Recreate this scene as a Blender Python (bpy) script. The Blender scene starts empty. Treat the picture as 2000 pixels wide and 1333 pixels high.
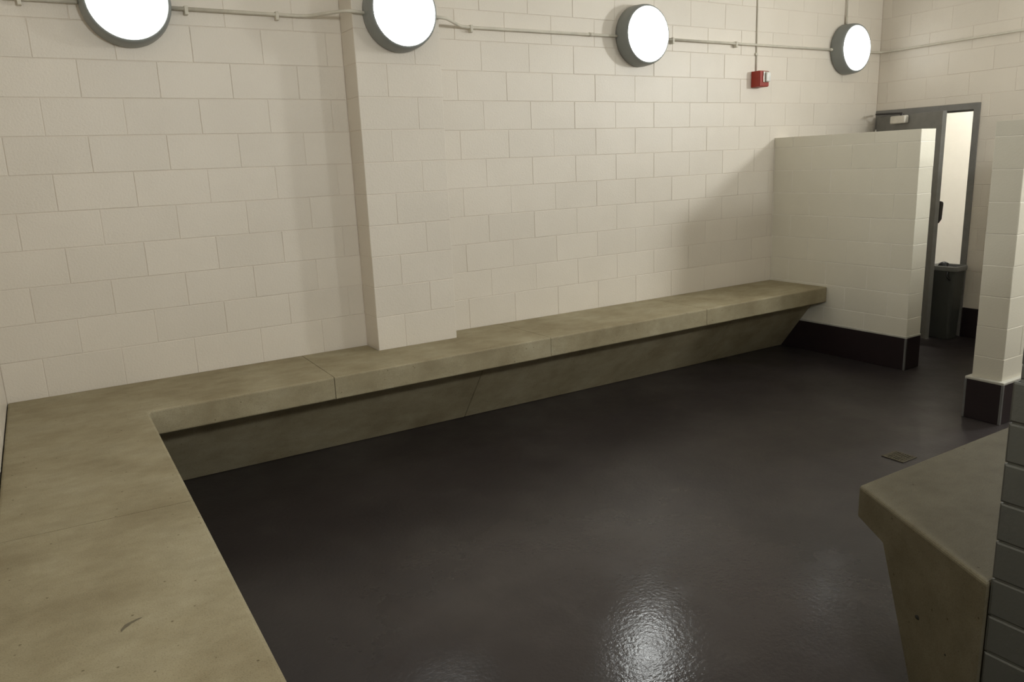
import bpy, bmesh, math, random
from mathutils import Vector, Matrix
random.seed(7)
C = bpy.context.scene.collection
SC = bpy.context.scene
Z0 = 2.469                                   # floor is z = 0; course heights were measured from a joint at z = Z0

# ---------------------------------------------------------------- camera, light, exposure
cam_d = bpy.data.cameras.new('camera')
cam_d.sensor_width = 36.0
cam_d.lens = 1501.4 / 2000 * 36.0
cam_d.clip_start = 0.02
cam = bpy.data.objects.new('camera', cam_d); C.objects.link(cam)
RIGHT = Vector((0.8501, -0.5251, -0.0405)); DOWN = Vector((-0.1509, -0.1692, -0.9740)); FWD = Vector((0.5046, 0.8340, -0.2231))
M3 = Matrix((RIGHT, -DOWN, -FWD)).transposed()
cam.matrix_world = Matrix.Translation((-0.3241, -5.0215, Z0 - 0.6611)) @ M3.to_4x4()
SC.camera = cam

w = bpy.data.worlds.new('world'); SC.world = w; w.use_nodes = True
w.node_tree.nodes['Background'].inputs[0].default_value = (0.02, 0.02, 0.02, 1)
w.node_tree.nodes['Background'].inputs[1].default_value = 0.0

LENS_POWER = 24.0           # the lamps on the back wall
DIM_POWER = 3.6             # the ageing one in the room corner
OLD_POWER = 6.0             # the one at the left
END_POWER, FRONT_POWER, NEAR_POWER = 178.0, 90.0, 112.0    # unseen lamps inferred from shadows and sheen, strengths fitted to the walls
LENS_COLOR = (0.97, 1.0, 0.98, 1)
HALL_POWER = 122.0
SC.view_settings.view_transform = 'Standard'
SC.view_settings.look = 'None'
SC.view_settings.gamma = 1.0
SC.view_settings.use_curve_mapping = False
SC.view_settings.exposure = 0.0

# ---------------------------------------------------------------- materials
def nodes_of(name):
    m = bpy.data.materials.new(name); m.use_nodes = True
    nt = m.node_tree; b = nt.nodes['Principled BSDF']
    return m, nt, b
def lk(nt, a, b): nt.links.new(a, b)
def noise(nt, scale, detail=3.0, rough=0.55, vec=None, stretch=None):
    n = nt.nodes.new('ShaderNodeTexNoise'); n.inputs['Scale'].default_value = scale
    n.inputs['Detail'].default_value = detail; n.inputs['Roughness'].default_value = rough
    if vec is None:
        g = nt.nodes.new('ShaderNodeNewGeometry'); vec = g.outputs['Position']
    if stretch:
        mp = nt.nodes.new('ShaderNodeMapping'); mp.inputs['Scale'].default_value = stretch
        lk(nt, vec, mp.inputs['Vector']); vec = mp.outputs['Vector']
    lk(nt, vec, n.inputs['Vector'])
    return n.outputs['Fac']
def ramp(nt, fac, stops):
    r = nt.nodes.new('ShaderNodeValToRGB'); e = r.color_ramp.elements
    while len(e) < len(stops): e.new(0.5)
    for i, (p, c) in enumerate(stops):
        e[i].position = p; e[i].color = (c[0], c[1], c[2], 1)
    lk(nt, fac, r.inputs['Fac']); return r.outputs['Color']
def mix(nt, fac, a, b, mode='MIX'):
    m = nt.nodes.new('ShaderNodeMix'); m.data_type = 'RGBA'; m.blend_type = mode
    for s, v in (('Factor', fac), ('A', a), ('B', b)):
        sock = [i for i in m.inputs if i.name == s and (i.type == 'RGBA' or s == 'Factor')][0]
        if isinstance(v, bpy.types.NodeSocket): lk(nt, v, sock)
        elif isinstance(v, tuple): sock.default_value = (v[0], v[1], v[2], 1)
        else: sock.default_value = v
    return [o for o in m.outputs if o.type == 'RGBA'][0]
def bump(nt, b, fac, strength, dist):
    bp = nt.nodes.new('ShaderNodeBump'); bp.inputs['Strength'].default_value = strength
    bp.inputs['Distance'].default_value = dist
    lk(nt, fac, bp.inputs['Height']); lk(nt, bp.outputs['Normal'], b.inputs['Normal'])

def paint_block(name, col, rough, pits=0.5, vary=0.05):
    m, nt, b = nodes_of(name)
    oi = nt.nodes.new('ShaderNodeObjectInfo')
    base = ramp(nt, oi.outputs['Random'], [(0, tuple(c * (1 - vary) for c in col)), (1, col)])
    n = noise(nt, 2.2, 4)
    base = mix(nt, 0.10, base, ramp(nt, n, [(0.35, (0.62, 0.60, 0.55)), (0.65, (1, 1, 1))]), 'MULTIPLY')
    lk(nt, base, b.inputs['Base Color'])
    b.inputs['Roughness'].default_value = rough
    bump(nt, b, noise(nt, 85, 4, 0.65), pits, 0.004)
    return m
def flat(name, col, rough=0.5, metal=0.0, var=0.08, scale=14, bmp=0.15, bscale=120):
    m, nt, b = nodes_of(name)
    n = noise(nt, scale, 4)
    lk(nt, ramp(nt, n, [(0.3, tuple(c * (1 - var) for c in col)), (0.7, tuple(min(1, c * (1 + var)) for c in col))]), b.inputs['Base Color'])
    b.inputs['Roughness'].default_value = rough; b.inputs['Metallic'].default_value = metal
    if bmp: bump(nt, b, noise(nt, bscale, 2), bmp, 0.001)
    return m
WALL = (0.820, 0.752, 0.658)
MAT = {}
MAT['block'] = paint_block('painted_block', WALL, 0.34)
MAT['mortar'] = paint_block('painted_mortar', (0.808, 0.729, 0.640), 0.5)
MAT['tile'] = paint_block('pale_glazed_block', (0.79, 0.75, 0.64), 0.36, 0.25, 0.04)
MAT['tile_joint'] = flat('pale_tile_joint', (0.84, 0.80, 0.72), 0.6)
MAT['ntile'] = paint_block('grey_glazed_tile', (0.088, 0.088, 0.077), 0.4, 0.25, 0.06)
MAT['ntile_joint'] = flat('grey_tile_joint', (0.15, 0.15, 0.135), 0.7)
MAT['ceiling'] = flat('ceiling_paint', (0.62, 0.60, 0.54), 0.8)
MAT['base'] = flat('plum_base', (0.020, 0.012, 0.014), 0.4, bmp=0.1)
MAT['base_cap'] = flat('pale_base_cap', (0.52, 0.50, 0.44), 0.5)
MAT['strip'] = flat('grey_corner_strip', (0.19, 0.19, 0.19), 0.45, 0.3)
MAT['housing'] = flat('grey_lamp_housing', (0.25, 0.262, 0.25), 0.4, 0.0, 0.04)
MAT['conduit'] = flat('painted_conduit', (0.66, 0.615, 0.52), 0.5)
MAT['red'] = flat('red_plastic', (0.34, 0.028, 0.012), 0.4)
MAT['clear'] = flat('strobe_lens', (0.86, 0.86, 0.82), 0.15)
MAT['chrome'] = flat('strobe_reflector', (0.55, 0.53, 0.46), 0.25, 0.7)
MAT['doorgrey'] = flat('grey_door_paint', (0.205, 0.198, 0.182), 0.45)
MAT['framegrey'] = flat('grey_frame_paint', (0.225, 0.217, 0.205), 0.45)
MAT['silver'] = flat('silver_metal', (0.78, 0.74, 0.66), 0.4, 0.25)
MAT['darkmetal'] = flat('dark_metal', (0.045, 0.04, 0.038), 0.4, 0.4)
MAT['bin'] = flat('grey_bin_plastic', (0.060, 0.062, 0.056), 0.5, bmp=0.2)
MAT['binrim'] = flat('grey_bin_rim', (0.20, 0.20, 0.19), 0.4)
MAT['bag'] = flat('black_bag', (0.012, 0.012, 0.013), 0.3)
MAT['hall'] = flat('hall_paint', (0.86, 0.845, 0.79), 0.6, var=0.01)
MAT['drain'] = flat('tarnished_drain', (0.060, 0.048, 0.026), 0.5, 0.4, 0.3, 40)
MAT['pit'] = flat('dark_pit', (0.02, 0.018, 0.012), 0.9, bmp=0)
MAT['scuff'] = flat('brown_scuff', (0.155, 0.13, 0.085), 0.8, bmp=0)

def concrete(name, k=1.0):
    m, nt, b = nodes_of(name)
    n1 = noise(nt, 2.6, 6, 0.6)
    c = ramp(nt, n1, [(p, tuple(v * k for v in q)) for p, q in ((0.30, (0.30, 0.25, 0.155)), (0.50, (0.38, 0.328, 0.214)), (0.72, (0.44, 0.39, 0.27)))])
    n2 = noise(nt, 9, 6, 0.65, stretch=(0.75, 1.25, 1.25))
    c = mix(nt, 0.34, c, ramp(nt, n2, [(0.36, (0.62, 0.60, 0.56)), (0.6, (1.0, 1.0, 1.0))]), 'MULTIPLY')
    n3 = noise(nt, 230, 2, 0.7)
    c = mix(nt, 0.5, c, ramp(nt, n3, [(0.33, (0.55, 0.53, 0.5)), (0.5, (1, 1, 1))]), 'MULTIPLY')
    v = nt.nodes.new('ShaderNodeTexVoronoi'); v.inputs['Scale'].default_value = 16
    g = nt.nodes.new('ShaderNodeNewGeometry'); lk(nt, g.outputs['Position'], v.inputs['Vector'])
    c = mix(nt, 0.8, c, ramp(nt, v.outputs['Distance'], [(0.035, (0.35, 0.32, 0.25)), (0.08, (1, 1, 1))]), 'MULTIPLY')
    lk(nt, c, b.inputs['Base Color'])
    b.inputs['Roughness'].default_value = 0.7; b.inputs['Specular IOR Level'].default_value = 0.2
    bump(nt, b, n3, 0.25, 0.002)
    return m
MAT['concrete'] = concrete('cast_concrete')
MAT['shaded_concrete'] = concrete('shaded_cast_concrete', 0.40)  # same concrete as the long bench; the right bench's dimness is in its colour

def floor_mat():
    m, nt, b = nodes_of('plum_epoxy_floor')
    n1 = noise(nt, 1.1, 5, 0.55)
    c = ramp(nt, n1, [(0.32, (0.022, 0.017, 0.018)), (0.52, (0.031, 0.025, 0.025)), (0.70, (0.047, 0.040, 0.038))])
    n2 = noise(nt, 3.2, 6, 0.65, stretch=(1.5, 0.7, 1))
    c = mix(nt, 0.16, c, ramp(nt, n2, [(0.55, (0.036, 0.030, 0.030)), (0.75, (0.080, 0.073, 0.068))]))
    lk(nt, c, b.inputs['Base Color'])
    n4 = noise(nt, 5, 5, 0.6)
    r = nt.nodes.new('ShaderNodeMapRange'); lk(nt, n4, r.inputs['Value'])
    r.inputs['From Min'].default_value = 0.3; r.inputs['From Max'].default_value = 0.7
    r.inputs['To Min'].default_value = 0.10; r.inputs['To Max'].default_value = 0.20
    # a damp, glossier patch in the middle of the room; the rest of the floor is duller
    g = nt.nodes.new('ShaderNodeNewGeometry'); vd = nt.nodes.new('ShaderNodeVectorMath'); vd.operation = 'DISTANCE'
    lk(nt, g.outputs['Position'], vd.inputs[0]); vd.inputs[1].default_value = (1.45, -2.95, 0)
    ad = nt.nodes.new('ShaderNodeMath'); ad.operation = 'MULTIPLY_ADD'
    lk(nt, noise(nt, 3.0, 5, 0.6), ad.inputs[0]); ad.inputs[1].default_value = 1.1; lk(nt, vd.outputs['Value'], ad.inputs[2])
    wet = nt.nodes.new('ShaderNodeMapRange'); lk(nt, ad.outputs['Value'], wet.inputs['Value'])
    wet.inputs['From Min'].default_value = 1.1; wet.inputs['From Max'].default_value = 2.0
    wet.inputs['To Min'].default_value = 0.0; wet.inputs['To Max'].default_value = 0.22
    sm = nt.nodes.new('ShaderNodeMath'); lk(nt, r.outputs['Result'], sm.inputs[0]); lk(nt, wet.outputs['Result'], sm.inputs[1])
    lk(nt, sm.outputs['Value'], b.inputs['Roughness'])
    b.inputs['Specular IOR Level'].default_value = 0.34
    big = nt.nodes.new('ShaderNodeBump'); big.inputs['Strength'].default_value = 0.10; big.inputs['Distance'].default_value = 0.02
    lk(nt, noise(nt, 2.2, 3, 0.5), big.inputs['Height'])
    fine = nt.nodes.new('ShaderNodeBump'); fine.inputs['Strength'].default_value = 0.16; fine.inputs['Distance'].default_value = 0.006
    lk(nt, noise(nt, 48, 3, 0.6), fine.inputs['Height']); lk(nt, big.outputs['Normal'], fine.inputs['Normal'])
    lk(nt, fine.outputs['Normal'], b.inputs['Normal'])
    return m
MAT['floor'] = floor_mat()

def emit(name, col, power):
    m, nt, b = nodes_of(name)
    b.inputs['Base Color'].default_value = (0.85, 0.85, 0.82, 1)
    b.inputs['Roughness'].default_value = 0.4
    b.inputs['Emission Color'].default_value = col
    b.inputs['Emission Strength'].default_value = power
    return m
MAT['lens'] = emit('lit_lamp_lens', LENS_COLOR, LENS_POWER)
for _k, _p in (('dim_lens', DIM_POWER), ('old_lens', OLD_POWER), ('end_lens', END_POWER), ('front_lens', FRONT_POWER), ('near_lens', NEAR_POWER)):
    MAT[_k] = emit('lit_lamp_' + _k, LENS_COLOR, _p)
MAT['tube'] = emit('hall_lamp_lens', (1.0, 0.97, 0.88, 1), HALL_POWER)

# ---------------------------------------------------------------- helpers
def obj(name, bm, mat, parent=None, smooth=False, recalc=True):
    if recalc: bmesh.ops.recalc_face_normals(bm, faces=bm.faces)
    me = bpy.data.meshes.new(name); bm.to_mesh(me); bm.free()
    if smooth:
        for p in me.polygons: p.use_smooth = True
    me.materials.append(MAT[mat])
    o = bpy.data.objects.new(name, me); C.objects.link(o)
    if parent: o.parent = parent
    return o
def tag(o, label, cat, group=None):
    o['label'] = label; o['category'] = cat
    if group: o['group'] = group
    return o
def thing(name, label, cat, loc=(0, 0, 0), rz=0, group=None):
    o = bpy.data.objects.new(name, None); C.objects.link(o)
    o.location = loc; o.rotation_euler = (0, 0, rz); o.empty_display_size = 0.1
    return tag(o, label, cat, group)
def struct(o): o['kind'] = 'structure'; return o
def add_box(bm, x0, x1, y0, y1, z0, z1, bev=0.0, seg=2):
    vs = [bm.verts.new((x, y, z)) for x in (x0, x1) for y in (y0, y1) for z in (z0, z1)]
    fs = [bm.faces.new([vs[i] for i in q]) for q in ((0, 1, 3, 2), (4, 6, 7, 5), (0, 4, 5, 1), (2, 3, 7, 6), (0, 2, 6, 4), (1, 5, 7, 3))]
    bmesh.ops.recalc_face_normals(bm, faces=fs)
    if bev:
        es = list({e for f in fs for e in f.edges})
        bmesh.ops.bevel(bm, geom=es, offset=bev, segments=seg, affect='EDGES', profile=0.5)
    return bm
def box(*a, **k): return add_box(bmesh.new(), *a, **k)
def add_prism(bm, poly, axis, a, b, bev=0.0, seg=3, which='all'):
    """extrude a polygon along an axis: axis 'z' poly=(x,y); 'x' poly=(y,z); 'y' poly=(x,z)"""
    def P(u, v, t): return {'z': (u, v, t), 'x': (t, u, v), 'y': (u, t, v)}[axis]
    A = [bm.verts.new(P(u, v, a)) for u, v in poly]; B = [bm.verts.new(P(u, v, b)) for u, v in poly]
    n = len(poly); fs = [bm.faces.new(A), bm.faces.new(B)]
    for i in range(n): fs.append(bm.faces.new((A[i], A[(i + 1) % n], B[(i + 1) % n], B[i])))
    bmesh.ops.recalc_face_normals(bm, faces=fs)
    if bev:
        es = list({e for f in fs for e in f.edges})
        bmesh.ops.bevel(bm, geom=es, offset=bev, segments=seg, affect='EDGES', profile=0.5)
    return bm
def prism(*a, **k): return add_prism(bmesh.new(), *a, **k)
def add_lathe(bm, prof, n=48, mat=None):
    """profile (r, t) revolved about local axis t; the axis is -Y when mat is None"""
    rings = []
    for r, t in prof:
        if r < 1e-6: rings.append([bm.verts.new((0, -t, 0))])
        else: rings.append([bm.verts.new((r * math.cos(2 * math.pi * i / n), -t, r * math.sin(2 * math.pi * i / n))) for i in range(n)])
    for a, b in zip(rings, rings[1:]):
        for i in range(n):
            j = (i + 1) % n
            if len(a) == 1 and len(b) == 1: continue
            if len(a) == 1: bm.faces.new((a[0], b[i], b[j]))
            elif len(b) == 1: bm.faces.new((a[i], b[0], a[j]))
            else: bm.faces.new((a[i], b[i], b[j], a[j]))
    return bm
def add_tube(bm, pts, r, n=10):
    pts = [Vector(p) for p in pts]; rings = []
    up = Vector((0, 0, 1)) if abs((pts[1] - pts[0]).normalized().z) < 0.9 else Vector((1, 0, 0))
    for i, p in enumerate(pts):
        d = ((pts[min(i + 1, len(pts) - 1)] - pts[max(i - 1, 0)])).normalized()
        s = d.cross(up).normalized(); u = s.cross(d).normalized()
        rings.append([bm.verts.new(p + r * (math.cos(2 * math.pi * k / n) * s + math.sin(2 * math.pi * k / n) * u)) for k in range(n)])
    for a, b in zip(rings, rings[1:]):
        for k in range(n): bm.faces.new((a[k], a[(k + 1) % n], b[(k + 1) % n], b[k]))
    bm.faces.new(rings[0]); bm.faces.new(rings[-1][::-1])
    return bm
def bendy(pts, rad=0.04, steps=5):
    """round the corners of a polyline"""
    pts = [Vector(p) for p in pts]; out = [pts[0]]
    for a, b, c in zip(pts, pts[1:], pts[2:]):
        d1 = (a - b); d2 = (c - b); r = min(rad, d1.length * .45, d2.length * .45)
        p = b + d1.normalized() * r; q = b + d2.normalized() * r
        for i in range(steps + 1):
            t = i / steps; out.append((1 - t) ** 2 * p + 2 * t * (1 - t) * b + t * t * q)
    out.append(pts[-1]); return out

# ---- block walls: one mesh per size, one object per block
BW, BH, JT = 0.4064, 0.2032, 0.0042
_bm = {}
def block_mesh(wd, h, mat, ch, jt, proud):
    key = (round(wd, 3), round(h, 3), mat)
    if key in _bm: return _bm[key]
    a, c = (wd - jt) / 2, (h - jt) / 2
    V = []; F = []
    for s, t in ((0.0, -proud - 0.001), (0.0, -ch * 0.6 - 0.0), (ch, 0.0)):   # foot ring, shoulder ring, face ring (local z = outwards)
        k = len(V); x, y = a - s, c - s
        V += [(-x, -y, t), (x, -y, t), (x, y, t), (-x, y, t)]
        if k:
            for i in range(4): F.append((k - 4 + i, k - 4 + (i + 1) % 4, k + (i + 1) % 4, k + i))
    F.append((8, 9, 10, 11))
    me = bpy.data.meshes.new('block'); me.from_pydata(V, [], F); me.materials.append(MAT[mat])
    _bm[key] = me; return me
def lay(parent, origin, u, n, u0, u1, rows, mat='block', bw=BW, phase=0.0, skip=(), name='block', ch=0.0022, jt=JT, proud=0.0028, first=0):
    """rows: list of (z_low, z_high, half?) in world z; origin/u/n: where u = 0 stands, along which way it runs, which way the faces look"""
    u = Vector(u); n = Vector(n); up = Vector((0, 0, 1)); origin = Vector(origin)
    flip = u.cross(up).dot(n) < 0
    count = 0
    for z0, z1, half in rows:
        k0 = math.floor((u0 - phase) / bw) - 1
        x = phase + k0 * bw + (bw / 2 if half else 0)
        while x < u1 - 1e-4:
            a, b = max(x, u0), min(x + bw, u1); x += bw
            if b - a < 0.03: continue
            cuts = [(a, b, z0, z1)]
            for (su0, su1, sz0, sz1) in skip:
                nc = []
                for (p, q, r, s) in cuts:
                    if q <= su0 + .01 or p >= su1 - .01 or s <= sz0 + .01 or r >= sz1 - .01: nc.append((p, q, r, s)); continue
                    if p < su0 - .03: nc.append((p, su0, r, s))
                    if q > su1 + .03: nc.append((su1, q, r, s))
                    if s > sz1 + .03: nc.append((max(p, su0), min(q, su1), sz1, s))
                cuts = nc
            for (p, q, r, s) in cuts:
                me = block_mesh(q - p, s - r, mat, ch, jt, proud)
                o = bpy.data.objects.new(name, me)
                uu = -u if flip else u
                pos = origin + u * ((p + q) / 2) + up * ((r + s) / 2) + n * random.uniform(-0.0009, 0.0009)
                rm = Matrix((uu, up, n)).transposed().to_4x4()
                t = Matrix.Rotation(random.uniform(-.0035, .0035), 4, 'X') @ Matrix.Rotation(random.uniform(-.0025, .0025), 4, 'Y')
                o.parent = parent
                o.matrix_local = Matrix.Translation(pos) @ rm @ t
                C.objects.link(o); count += 1
    return count
def courses(lo, hi):
    """standard courses between the world heights lo and hi; joints at Z0 + k*BH"""
    out = []; k = math.floor((lo - Z0) / BH + 1e-6)
    while Z0 + k * BH < hi - 1e-4:
        a, b = max(lo, Z0 + k * BH), min(hi, Z0 + (k + 1) * BH)
        if b - a > 0.03: out.append((a, b, (k % 2 == 0)))
        k += 1
    return out

# ---------------------------------------------------------------- room shell
XL, XR, XP = -0.610, 7.203, 5.672
CEIL = 3.72
ZB = Z0 - 1.8475                              # top of the benches
YB = -5.52
PROUD = 0.0028
BACKZ = ZB - 0.02

fl = struct(obj('floor', box(XL - .2, 9.6, YB - .2, 1.4, -0.1, 0.0), 'floor'))
struct(obj('ceiling', box(XL - .2, 9.6, YB - .2, 1.4, CEIL, CEIL + .1), 'ceiling'))

wb = struct(obj('wall_back', box(XL - .2, XR + .2, PROUD, 0.2, 0, CEIL), 'mortar'))
rows = courses(Z0 - 9 * BH, CEIL - .02)
rows[0] = (ZB - 0.012, rows[0][1], rows[0][2])
PX0, PX1, PD = 1.529, 2.124, 0.215
lay(wb, (0, 0, 0), (1, 0, 0), (0, -1, 0), XL, PX0, rows)
lay(wb, (0, 0, 0), (1, 0, 0), (0, -1, 0), PX1, XR, rows, phase=-0.0878)

wp = struct(obj('wall_pilaster', box(PX0 + PROUD, PX1 - PROUD, -PD + PROUD, PROUD, ZB - .003, CEIL), 'mortar'))
lay(wp, (PX0, -PD, 0), (1, 0, 0), (0, -1, 0), 0, PX1 - PX0, [(a, b, not h) for a, b, h in rows])
lay(wp, (PX0, -PD, 0), (0, 1, 0), (-1, 0, 0), 0, PD, [(a, b, False) for a, b, h in rows], bw=.5)
lay(wp, (PX1, -PD, 0), (0, 1, 0), (1, 0, 0), 0, PD, [(a, b, False) for a, b, h in rows], bw=.5)

wl = struct(obj('wall_left', box(XL - .2, XL - PROUD, YB - .2, .2, 0, CEIL), 'mortar'))
lay(wl, (XL, 0, 0), (0, -1, 0), (1, 0, 0), 0, -YB, rows)

wf = struct(obj('wall_front', box(XL - .2, XR + .2, YB - .2, YB - PROUD, 0, CEIL), 'mortar'))
lay(wf, (XL, YB, 0), (1, 0, 0), (0, 1, 0), 0, XR - XL, rows)

# end wall with the doorway
BASE = Z0 - 2.183                             # top of the plum base
DY0, DY1, DZ = -0.004, -1.040, Z0 - 0.275     # outside of the door frame
we = bmesh.new()
add_box(we, XR + PROUD, XR + .2, DY1, DY0 + .2, DZ, CEIL)
add_box(we, XR + PROUD, XR + .2, YB - .1, DY1, 0, CEIL)
we = struct(obj('wall_right', we, 'mortar'))
lay(we, (XR, 0, 0), (0, -1, 0), (-1, 0, 0), 0.0, -YB, courses(BASE, CEIL - .02), skip=((0, -DY1, 0, DZ),), phase=0.1)

# half-height divider at the end of the long bench
PT = Z0 - 0.512
DE = -1.417
wd_ = struct(obj('wall_divider', box(XP + .0022, XP + .2 - .0022, DE + .0022, PROUD, 0, PT - .004), 'tile_joint'))
dr = courses(BASE, PT)
lay(wd_, (XP, 0, 0), (0, -1, 0), (-1, 0, 0), 0, -DE, dr, 'tile', phase=-.195 + .0, jt=.005, ch=.0015, proud=.002)
lay(wd_, (XP, DE, 0), (1, 0, 0), (0, -1, 0), 0, .2, [(a, b, False) for a, b, h in dr], 'tile', bw=.2, jt=.005, ch=.0015, proud=.002)
lay(wd_, (XP + .2, DE, 0), (0, 1, 0), (1, 0, 0), 0, -DE, dr, 'tile', jt=.005, ch=.0015, proud=.002)

# screen wall on the right, its end facing the bench
SX, SY0, SY1 = 4.920, -2.351, -2.542
ws = struct(obj('wall_screen', box(SX + .0022, XR + .1, SY1 + .0022, SY0 - .0022, 0, PT - .004), 'tile_joint'))
lay(ws, (SX, SY0, 0), (0, -1, 0), (-1, 0, 0), 0, SY0 - SY1, [(a, b, False) for a, b, h in dr], 'tile', bw=.25, jt=.005, ch=.0015, proud=.002)
lay(ws, (SX, SY1, 0), (1, 0, 0), (0, -1, 0), 0, XR - SX, dr, 'tile', jt=.005, ch=.0015, proud=.002)
lay(ws, (SX, SY0, 0), (1, 0, 0), (0, 1, 0), 0, XR - SX, dr, 'tile', jt=.005, ch=.0015, proud=.002)

# near wall at the right edge of the frame: grey tiles in low courses, the wall above set back a little
NX, NY, NT, NH = 1.785, -4.050, Z0 - 1.263, 0.1139
NE = 4.25
nw = bmesh.new()
add_box(nw, NX + .006, NE, NY - .20, NY - .008, 0, NT - .004)
add_box(nw, NX + .014, NE - .006, NY - .194, NY - .014, NT - .01, PT)
nw = struct(obj('wall_near', nw, 'ntile_joint'))
nrows = [(max(0, NT - (k + 1) * NH), NT - k * NH, k % 2 == 0) for k in range(11)]
lay(nw, (NX, NY, 0), (0, -1, 0), (-1, 0, 0), 0, .2065, nrows, 'ntile', bw=.50, name='tile', ch=.005, jt=.005, proud=.008)
lay(nw, (NX, NY, 0), (1, 0, 0), (0, 1, 0), 0, NE - NX, nrows, 'ntile', bw=.40, name='tile', ch=.005, jt=.005, proud=.008)
lay(nw, (NE, NY - .2065, 0), (-1, 0, 0), (0, -1, 0), 0, NE - NX, nrows, 'ntile', bw=.40, name='tile', ch=.005, jt=.005, proud=.008)
ur = courses(NT + .004, PT)
lay(nw, (NX + .012, NY - .012, 0), (0, -1, 0), (-1, 0, 0), 0, .184, [(a, b, False) for a, b, h in ur], 'ntile', bw=.5, proud=.0025)
lay(nw, (NX + .012, NY - .012, 0), (1, 0, 0), (0, 1, 0), 0, NE - NX - .016, ur, 'ntile', proud=.0025)
lay(nw, (NE - .004, NY - .196, 0), (-1, 0, 0), (0, -1, 0), 0, NE - NX - .016, ur, 'ntile', proud=.0025)

# plum bases with their grey corner strips and pale caps
def base(name, x0, x1, y0, y1, strips, flare=0.004):
    b = struct(obj(name, box(x0 - flare, x1, y0 - flare, y1 + (flare if name.endswith('screen') else 0), 0, BASE - .012, bev=.003, seg=1), 'base'))
    obj('cap', box(x0 - flare - .002, x1, y0 - flare - .002, y1 + ((flare + .002) if name.endswith('screen') else 0), BASE - .016, BASE + .004, bev=.006, seg=3), 'base_cap', b)
    for (sx, sy) in strips:
        obj('corner_strip', box(sx - .008, sx + .008, sy - .008, sy + .008, 0, BASE - .014, bev=.003), 'strip', b)
    return b
base('baseboard_divider', XP, XP + .204, DE, -0.002, [(XP, DE)])
base('baseboard_screen', SX, XR - .01, SY1, SY0, [(SX - .022, SY1 - .022), (SX - .022, SY0 + .022)], .028)
b = struct(obj('baseboard_right', box(XR - .012, XR + .01, SY0 + .03, DY1 - .005, 0, BASE, bev=.004), 'base'))

# ---------------------------------------------------------------- door, frame and the lit hall behind
d1 = struct(bpy.data.objects.new('door_1', None)); C.objects.link(d1)
fb = bmesh.new(); fw = 0.055
add_box(fb, XR - .012, XR + .2, DY1, DY1 + fw, 0, DZ)
add_box(fb, XR - .012, XR + .2, DY0 - fw, DY0, 0, DZ)
add_box(fb, XR - .012, XR + .2, DY1 + fw, DY0 - fw, DZ - fw, DZ)
add_box(fb, XR + .06, XR + .075, DY1 + fw, DY1 + fw + .016, 0, DZ - fw)
add_box(fb, XR + .06, XR + .075, DY1 + fw, DY0 - fw, DZ - fw - .016, DZ - fw)
obj('door_frame', fb, 'framegrey', d1)
ang = math.radians(19.7)
HX, HY = XR - .032, DY0 - fw + .004
leaf_bm = box(-.0225, .0225, -.905, 0, .007, Z0 - .337, bev=.002, seg=1)     # hangs from its hinge line at the local origin
leaf = obj('door_leaf', leaf_bm, 'doorgrey', d1)
leaf.location = (HX, HY, 0); leaf.rotation_euler = (0, 0, -ang)
pb = bmesh.new()
zc = Z0 - 1.235
add_box(pb, .0225, .030, -.895, -.80, zc - .12, zc + .12, bev=.003)
add_prism(pb, [(.030, zc - .125), (.060, zc - .085), (.066, zc + .06), (.058, zc + .078), (.030, zc + .085)], 'y', -.905, -.865, bev=.006, seg=2)
obj('pull_handle', pb, 'darkmetal', leaf)
cb = box(-.075, -.0225, -.47, -.26, Z0 - .42, Z0 - .345, bev=.012, seg=3)
clo = obj('closer', cb, 'silver', leaf)
ab = bmesh.new()
add_tube(ab, [(-.05, -.40, Z0 - .346), (-.05, -.40, Z0 - .325)], .018, 14)
add_tube(ab, bendy([(-.05, -.40, Z0 - .325), (-.17, -.18, Z0 - .318), (-.03, -.02, Z0 - .31)], .02), .010)
obj('closer_arm', ab, 'darkmetal', leaf)
hb = bmesh.new()
for z in (.25, 1.05, 1.9):
    add_tube(hb, [(-.026, .004, z), (-.026, .004, z + .11)], .009, 10)
obj('hinge', hb, 'silver', leaf)

hall = bmesh.new()
add_box(hall, 9.2, 9.4, -3.2, 1.4, 0, CEIL)
struct(obj('wall_hall', hall, 'hall'))
struct(obj('wall_hall', box(XR + .2, 9.2, 1.2, 1.4, 0, CEIL), 'hall'))
struct(obj('wall_hall', box(XR + .2, 9.2, -3.4, -3.2, 0, CEIL), 'hall'))
hl = thing('hall_light', 'ceiling light in the bright hall behind the grey door', 'ceiling light', (8.45, -.9, CEIL))
obj('lamp_body', box(-.12, .12, -.65, .65, -.07, 0, bev=.01), 'framegrey', hl)
obj('lens', box(-.10, .10, -.62, .62, -.085, -.065, bev=.008), 'tube', hl)

# ---------------------------------------------------------------- concrete benches
TH = 0.14
XB = XL + .004                               # the benches stand just clear of the wall
def yf(x): return -0.703 + (x - .04) * 0.0565 / 5.63
def slab(parent, poly, seams=(), z=ZB, th=TH, bev=.012, mat='concrete'):
    """poly side i runs from corner i to i + 1; the sides listed in seams butt against the next slab and stay sharp"""
    bm = prism(poly, 'z', z - th, z)
    n = len(poly)
    def side_of(e):
        m = (e.verts[0].co + e.verts[1].co) / 2
        for i in range(n):
            a, b_ = Vector(poly[i]), Vector(poly[(i + 1) % n]); p = m.xy - a; d = b_ - a
            if abs(d.x * p.y - d.y * p.x) / d.length < 1e-4 and -1e-4 < p.dot(d) / d.length_squared < 1.0001 and i in seams: return True
        return False
    sharp = [e for e in bm.edges if side_of(e)]; rest = [e for e in bm.edges if e not in sharp]
    bmesh.ops.bevel(bm, geom=rest, offset=bev, segments=3, affect='EDGES', profile=.5)
    return obj('seat_slab', bm, mat, parent)
G = .0018
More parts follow.
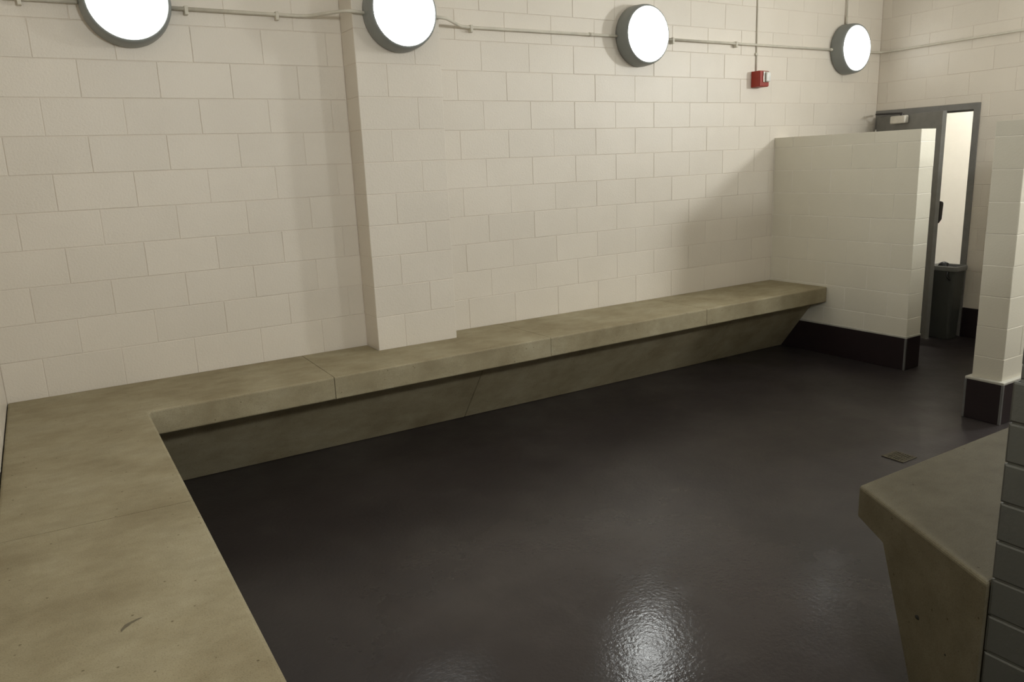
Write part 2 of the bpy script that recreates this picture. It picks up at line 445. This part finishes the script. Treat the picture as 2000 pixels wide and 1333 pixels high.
lb = thing('concrete_bench', 'long L-shaped concrete bench along the back and left walls', 'bench')
XF = 0.030
s1 = slab(lb, [(XB, -.001), (1.060 - G, -.001), (1.050 - G, yf(1.05)), (XF + .004, yf(XF)), (XF, -2.066 + G), (XB, -2.033 + G)], (1, 4))
slab(lb, [(1.060 + G, -.001), (PX0 - .002, -.001), (PX0 - .002, -PD - .002), (PX1 + .002, -PD - .002), (PX1 + .002, -.001), (2.592 - G, -.001), (2.622 - G, yf(2.62)), (1.050 + G, yf(1.05))], (5, 7), bev=.010)
slab(lb, [(2.592 + G, -.001), (4.15 - G, -.001), (4.15 - G, yf(4.15)), (2.622 + G, yf(2.62))], (1, 3))
slab(lb, [(4.15 + G, -.001), (XP - .003, -.001), (XP - .003, yf(XP)), (4.15 + G, yf(4.15))], (3,))
s5 = slab(lb, [(XB, -2.033 - G), (XF, -2.066 - G), (XF - .004, -3.62 + G), (XB, -3.60 + G)], (0, 2))
slab(lb, [(XB, -3.60 - G), (XF - .004, -3.62 - G), (XF - .01, YB + .004), (XB, YB + .004)], (0,))
zs = ZB - TH + .004
prof = [(-.535, zs), (-.172, 0.0), (-.003, 0.0), (-.003, zs)]
for a, b_ in ((-.30, 2.17), (2.174, 4.62), (4.624, XP - .008)):
    obj('base_panel', prism([(y * (1 + (1.8 - (a + b_) / 2) * .004), z) for y, z in prof], 'x', a, b_, bev=.004, seg=1), 'concrete', lb)
profl = [(XF - .14, zs), (XF - .47, 0), (XB + .001, 0), (XB + .001, zs)]
for a, b_ in ((-.01, -2.6), (-2.604, YB + .004)):
    obj('base_panel', prism(profl, 'y', b_, a, bev=.004, seg=1), 'concrete', lb)
# scuff mark on the near left slab
sc_bm = bmesh.new()
cx, cy = -.263, -2.835
pts = [(-.030, -.030, .006), (-.018, -.012, .009), (.0, .000, .005), (.016, .007, .003), (.028, .008, .001)]
top = [sc_bm.verts.new((cx + x, cy + y + h, ZB + .0012)) for x, y, h in pts]
bot = [sc_bm.verts.new((cx + x, cy + y - h, ZB + .0012)) for x, y, h in pts]
for i in range(4): sc_bm.faces.new((top[i], top[i + 1], bot[i + 1], bot[i]))
scuff = obj('scuff_mark', sc_bm, 'scuff', s5)

rb = thing('concrete_bench', 'short concrete bench with a slanted end, at the grey tiled wall', 'bench')
F0, B0 = (2.082, -3.440), (1.777, -4.058 + .02)
dirx = (B0[0] - F0[0], B0[1] - F0[1])
def skew(y): return F0[0] + (y - F0[1]) / dirx[1] * dirx[0]
YK = NY + .003
def solid(x0, x1):
    """one cast length of the right bench, seat and foot in one piece; x0 None = the slanted end"""
    yz = [(F0[1], ZB), (F0[1], ZB - .125), (F0[1] - .150, ZB - .138), (F0[1] - .378, 0.0), (YK, 0.0), (YK, ZB)]
    bm = bmesh.new()
    A = [bm.verts.new((skew(y) if x0 is None else x0, y, z)) for y, z in yz]; B = [bm.verts.new((x1, y, z)) for y, z in yz]
    fs = [bm.faces.new(A), bm.faces.new(B)]
    for i in range(6): fs.append(bm.faces.new((A[i], A[(i + 1) % 6], B[(i + 1) % 6], B[i])))
    bmesh.ops.recalc_face_normals(bm, faces=fs)
    def wide(e):
        zs_ = [v.co.z for v in e.verts]; ends = all(abs(v.co.x - x1) < 1e-4 for v in e.verts)
        return not ends and min(zs_) > .3
    bmesh.ops.bevel(bm, geom=[e for e in bm.edges if wide(e)], offset=.011, segments=3, affect='EDGES', profile=.5)
    return obj('cast_length', bm, 'shaded_concrete', rb)
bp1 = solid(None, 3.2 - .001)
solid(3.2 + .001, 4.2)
nrm = Vector((dirx[1], -dirx[0], 0)).normalized()
if nrm.x > 0: nrm = -nrm
for s, z, r in ((.40, Z0 - 2.135, .011), (.545, Z0 - 2.17, .006), (.60, Z0 - 2.12, .004)):
    y = F0[1] + s * dirx[1] / math.hypot(*dirx)
    bm = bmesh.new(); bmesh.ops.create_uvsphere(bm, u_segments=10, v_segments=6, radius=r)
    o = obj('air_hole', bm, 'pit', bp1); o.location = (skew(y) + .0025, y, z); o.scale = (.45, 1.25, .75)

# ---------------------------------------------------------------- wall lamps
def lamp(label, loc, rz, mat='lens'):       # every lens is a child named lens; only its glow differs
    t = thing('wall_lamp', label, 'wall lamp', loc, rz, 'round wall lamps with grey housings')
    bm = add_lathe(bmesh.new(), [(0, .001), (.222, .001), (.232, .006), (.233, .03), (.229, .09), (.224, .116), (.218, .128), (.209, .133), (.205, .127), (.203, .110), (0, .110)])
    obj('housing', bm, 'housing', t, smooth=True)
    bm = add_lathe(bmesh.new(), [(.2035, .112), (.203, .128), (.196, .137), (.16, .147), (.10, .153), (.05, .1555), (0, .156)])
    obj('lens', bm, mat, t, smooth=True)
    return t
LZ = Z0 + .300
lamp('round wall lamp on the left stretch of the back wall, left of the pilaster', (.285, -.001, LZ), 0, 'old_lens')
lamp('round wall lamp mounted on the front of the pilaster', (1.828, -PD - .001, LZ), 0)
lamp('round wall lamp between the pilaster and the red alarm', (4.008, -.001, LZ), 0)
lamp('round wall lamp right of the red alarm, nearest the room corner', (6.640, -.001, LZ), 0, 'dim_lens')
lamp('round wall lamp on the end wall behind the tiled screen wall', (XR - .001, -3.03, LZ), math.radians(-90), 'end_lens')
lamp('round wall lamp on the front wall beyond the short slanted bench', (5.75, YB + .001, LZ), math.radians(180), 'front_lens')
lamp('round wall lamp on the front wall behind the viewer, facing the pilaster', (1.08, YB + .001, LZ), math.radians(180), 'near_lens')

# ---------------------------------------------------------------- conduits
CZ = Z0 + .290; CY = -.026; CR = .0105
def conduit(label, pts, straps=(), r=CR, cuff=(), rad=.05):
    o = tag(obj('conduit_pipe', add_tube(bmesh.new(), bendy(pts, rad), r), 'conduit', smooth=True), label, 'conduit', 'painted conduits on the walls')
    for (p, ax) in straps:
        p = Vector(p); h = .010
        bm = bmesh.new()
        if ax == 'x': add_box(bm, p.x - h, p.x + h, p.y - r - .004, -.001 if p.y > -.1 else p.y + .02, p.z - r - .022, p.z + r + .006, bev=.003)
        else: add_box(bm, p.x - r - .012, p.x + r + .006, p.y - r - .003, -.001, p.z - h, p.z + h, bev=.003)
        obj('strap', bm, 'conduit', o)
    for a, b_ in cuff:
        obj('coupling', add_tube(bmesh.new(), [a, b_], r + .0035, 12), 'conduit', o, smooth=True)
    return o
conduit('pale conduit left of the leftmost wall lamp', [(XL + .004, CY, CZ + .0), (.052, CY, CZ)], [((-.22, CY, CZ), 'x')])
conduit('pale conduit from the left wall lamp bending out onto the pilaster', [(.514, CY, CZ), (1.30, CY, CZ), (1.49, -PD - .03, CZ + .008), (1.600, -PD - .032, CZ)], [((.60, CY, CZ), 'x'), ((1.12, CY, CZ), 'x')])
conduit('pale conduit from the pilaster lamp back to the wall and the next lamp', [(2.056, -PD - .032, CZ + .004), (2.16, -PD - .03, CZ + .004), (2.40, CY, CZ - .004), (3.780, CY, CZ)], [((2.47, CY, CZ - .004), 'x')], cuff=[((3.50, CY, CZ), (3.54, CY, CZ))])
conduit('pale conduit between the third wall lamp and the corner lamp', [(4.236, CY, CZ), (6.412, CY, CZ)], [((4.36, CY, CZ), 'x'), ((5.10, CY, CZ), 'x')], cuff=[((6.38, CY, CZ), (6.411, CY, CZ))])
conduit('pale conduit from the corner lamp round onto the end wall', [(6.870, CY, CZ), (XR + CY, CY, CZ), (XR + CY, -2.80, CZ + .012)], rad=.06)
conduit('thin pale conduit dropping from the ceiling to the red alarm', [(5.378, -.0085, CEIL - .01), (5.385, -.0085, Z0 + .073)], [((5.384, -.0085, Z0 + .215), 'z')], r=.006)
conduit('thin conduit dropping from the ceiling into the corner lamp', [(6.614, -.020, CEIL - .01), (6.614, -.020, LZ + .233)], [], r=.008, cuff=[((6.614, -.020, LZ + .235), (6.614, -.020, LZ + .30))])

# ---------------------------------------------------------------- red alarm
al = thing('fire_alarm', 'red fire alarm strobe with a clear lens on the back wall', 'alarm', (5.39, -.001, Z0 - .002))
obj('back_box', box(-.060, .060, -.092, 0, -.068, .068, bev=.004), 'red', al)
obj('face_plate', box(-.057, .057, -.101, -.092, -.064, .064, bev=.003), 'red', al)
obj('reflector', box(-.022, .046, -.112, -.101, -.032, .060, bev=.003), 'chrome', al)
obj('strobe_lens', add_box(bmesh.new(), -.006, .042, -.138, -.112, -.028, .050, bev=.010, seg=3), 'clear', al)
gb = bmesh.new()
for i in range(3): add_box(gb, -.045, .040, -.1035, -.101, -.056 + i * .008, -.052 + i * .008)
obj('horn_grille', gb, 'red', al)

# ---------------------------------------------------------------- rubbish bin in the doorway
tb = thing('rubbish_bin', 'slim grey rubbish bin with a black liner in the doorway', 'bin', (7.060, -.945, 0))
def rr(wx, wy, z, r=.035, n=5):
    out = []
    for cx, cy, a0 in ((wx - r, wy - r, 0), (-wx + r, wy - r, 90), (-wx + r, -wy + r, 180), (wx - r, -wy + r, 270)):
        for i in range(n):
            a = math.radians(a0 + 90 * i / (n - 1)); out.append((cx + r * math.cos(a), cy + r * math.sin(a), z))
    return out
def loft(bm, loops, cap0=False, cap1=False):
    R = [[bm.verts.new(p) for p in l] for l in loops]; n = len(R[0])
    for a, b_ in zip(R, R[1:]):
        for i in range(n): bm.faces.new((a[i], a[(i + 1) % n], b_[(i + 1) % n], b_[i]))
    if cap0: bm.faces.new(R[0])
    if cap1: bm.faces.new(R[-1])
    return bm
BHt = .705
obj('body', loft(bmesh.new(), [rr(.080, .100, .0), rr(.083, .103, .004), rr(.099, .124, BHt - .03), rr(.095, .120, BHt - .03), rr(.079, .099, .012)], True, True), 'bin', tb, smooth=False)
obj('rim', loft(bmesh.new(), [rr(.100, .125, BHt - .045), rr(.109, .137, BHt - .045), rr(.112, .140, BHt - .03), rr(.112, .140, BHt - .006), rr(.108, .135, BHt), rr(.099, .125, BHt), rr(.094, .119, BHt - .02)]), 'binrim', tb)
obj('liner', loft(bmesh.new(), [rr(.0945, .1195, BHt - .05), rr(.094, .119, BHt - .012), rr(.08, .10, BHt - .03), rr(.04, .05, BHt - .10, .02)], False, True), 'bag', tb)
kb = bmesh.new(); bmesh.ops.create_icosphere(kb, subdivisions=2, radius=.045)
for v in kb.verts: v.co *= 1 + .25 * math.sin(37 * v.co.x + 51 * v.co.y + 23 * v.co.z); v.co.z *= .75
o = obj('bag_knot', kb, 'bag', tb); o.location = (-.03, .02, BHt - .005)
obj('carry_grip', add_tube(bmesh.new(), bendy([(-.103, -.062, BHt - .05), (-.121, -.064, BHt - .075), (-.119, -.070, BHt - .105), (-.099, -.084, BHt - .125)], .02), .008), 'bag', tb)

# ---------------------------------------------------------------- floor drain
fd = thing('floor_drain', 'small square tarnished drain set in the dark floor', 'drain', (3.888, -2.503, 0))
bm = bmesh.new()
for (a, b_, c, d) in ((-.07, .07, -.07, -.055), (-.07, .07, .055, .07), (-.07, -.055, -.055, .055), (.055, .07, -.055, .055)):
    add_box(bm, a, b_, c, d, .0005, .005, bev=.001, seg=1)
obj('drain_frame', bm, 'drain', fd)
bm = bmesh.new()
for i in range(7): add_box(bm, -.054, .054, -.052 + i * .0155, -.042 + i * .0155, .0008, .004)
add_box(bm, -.005, .005, -.054, .054, .0006, .0036)
obj('grate', bm, 'drain', fd)
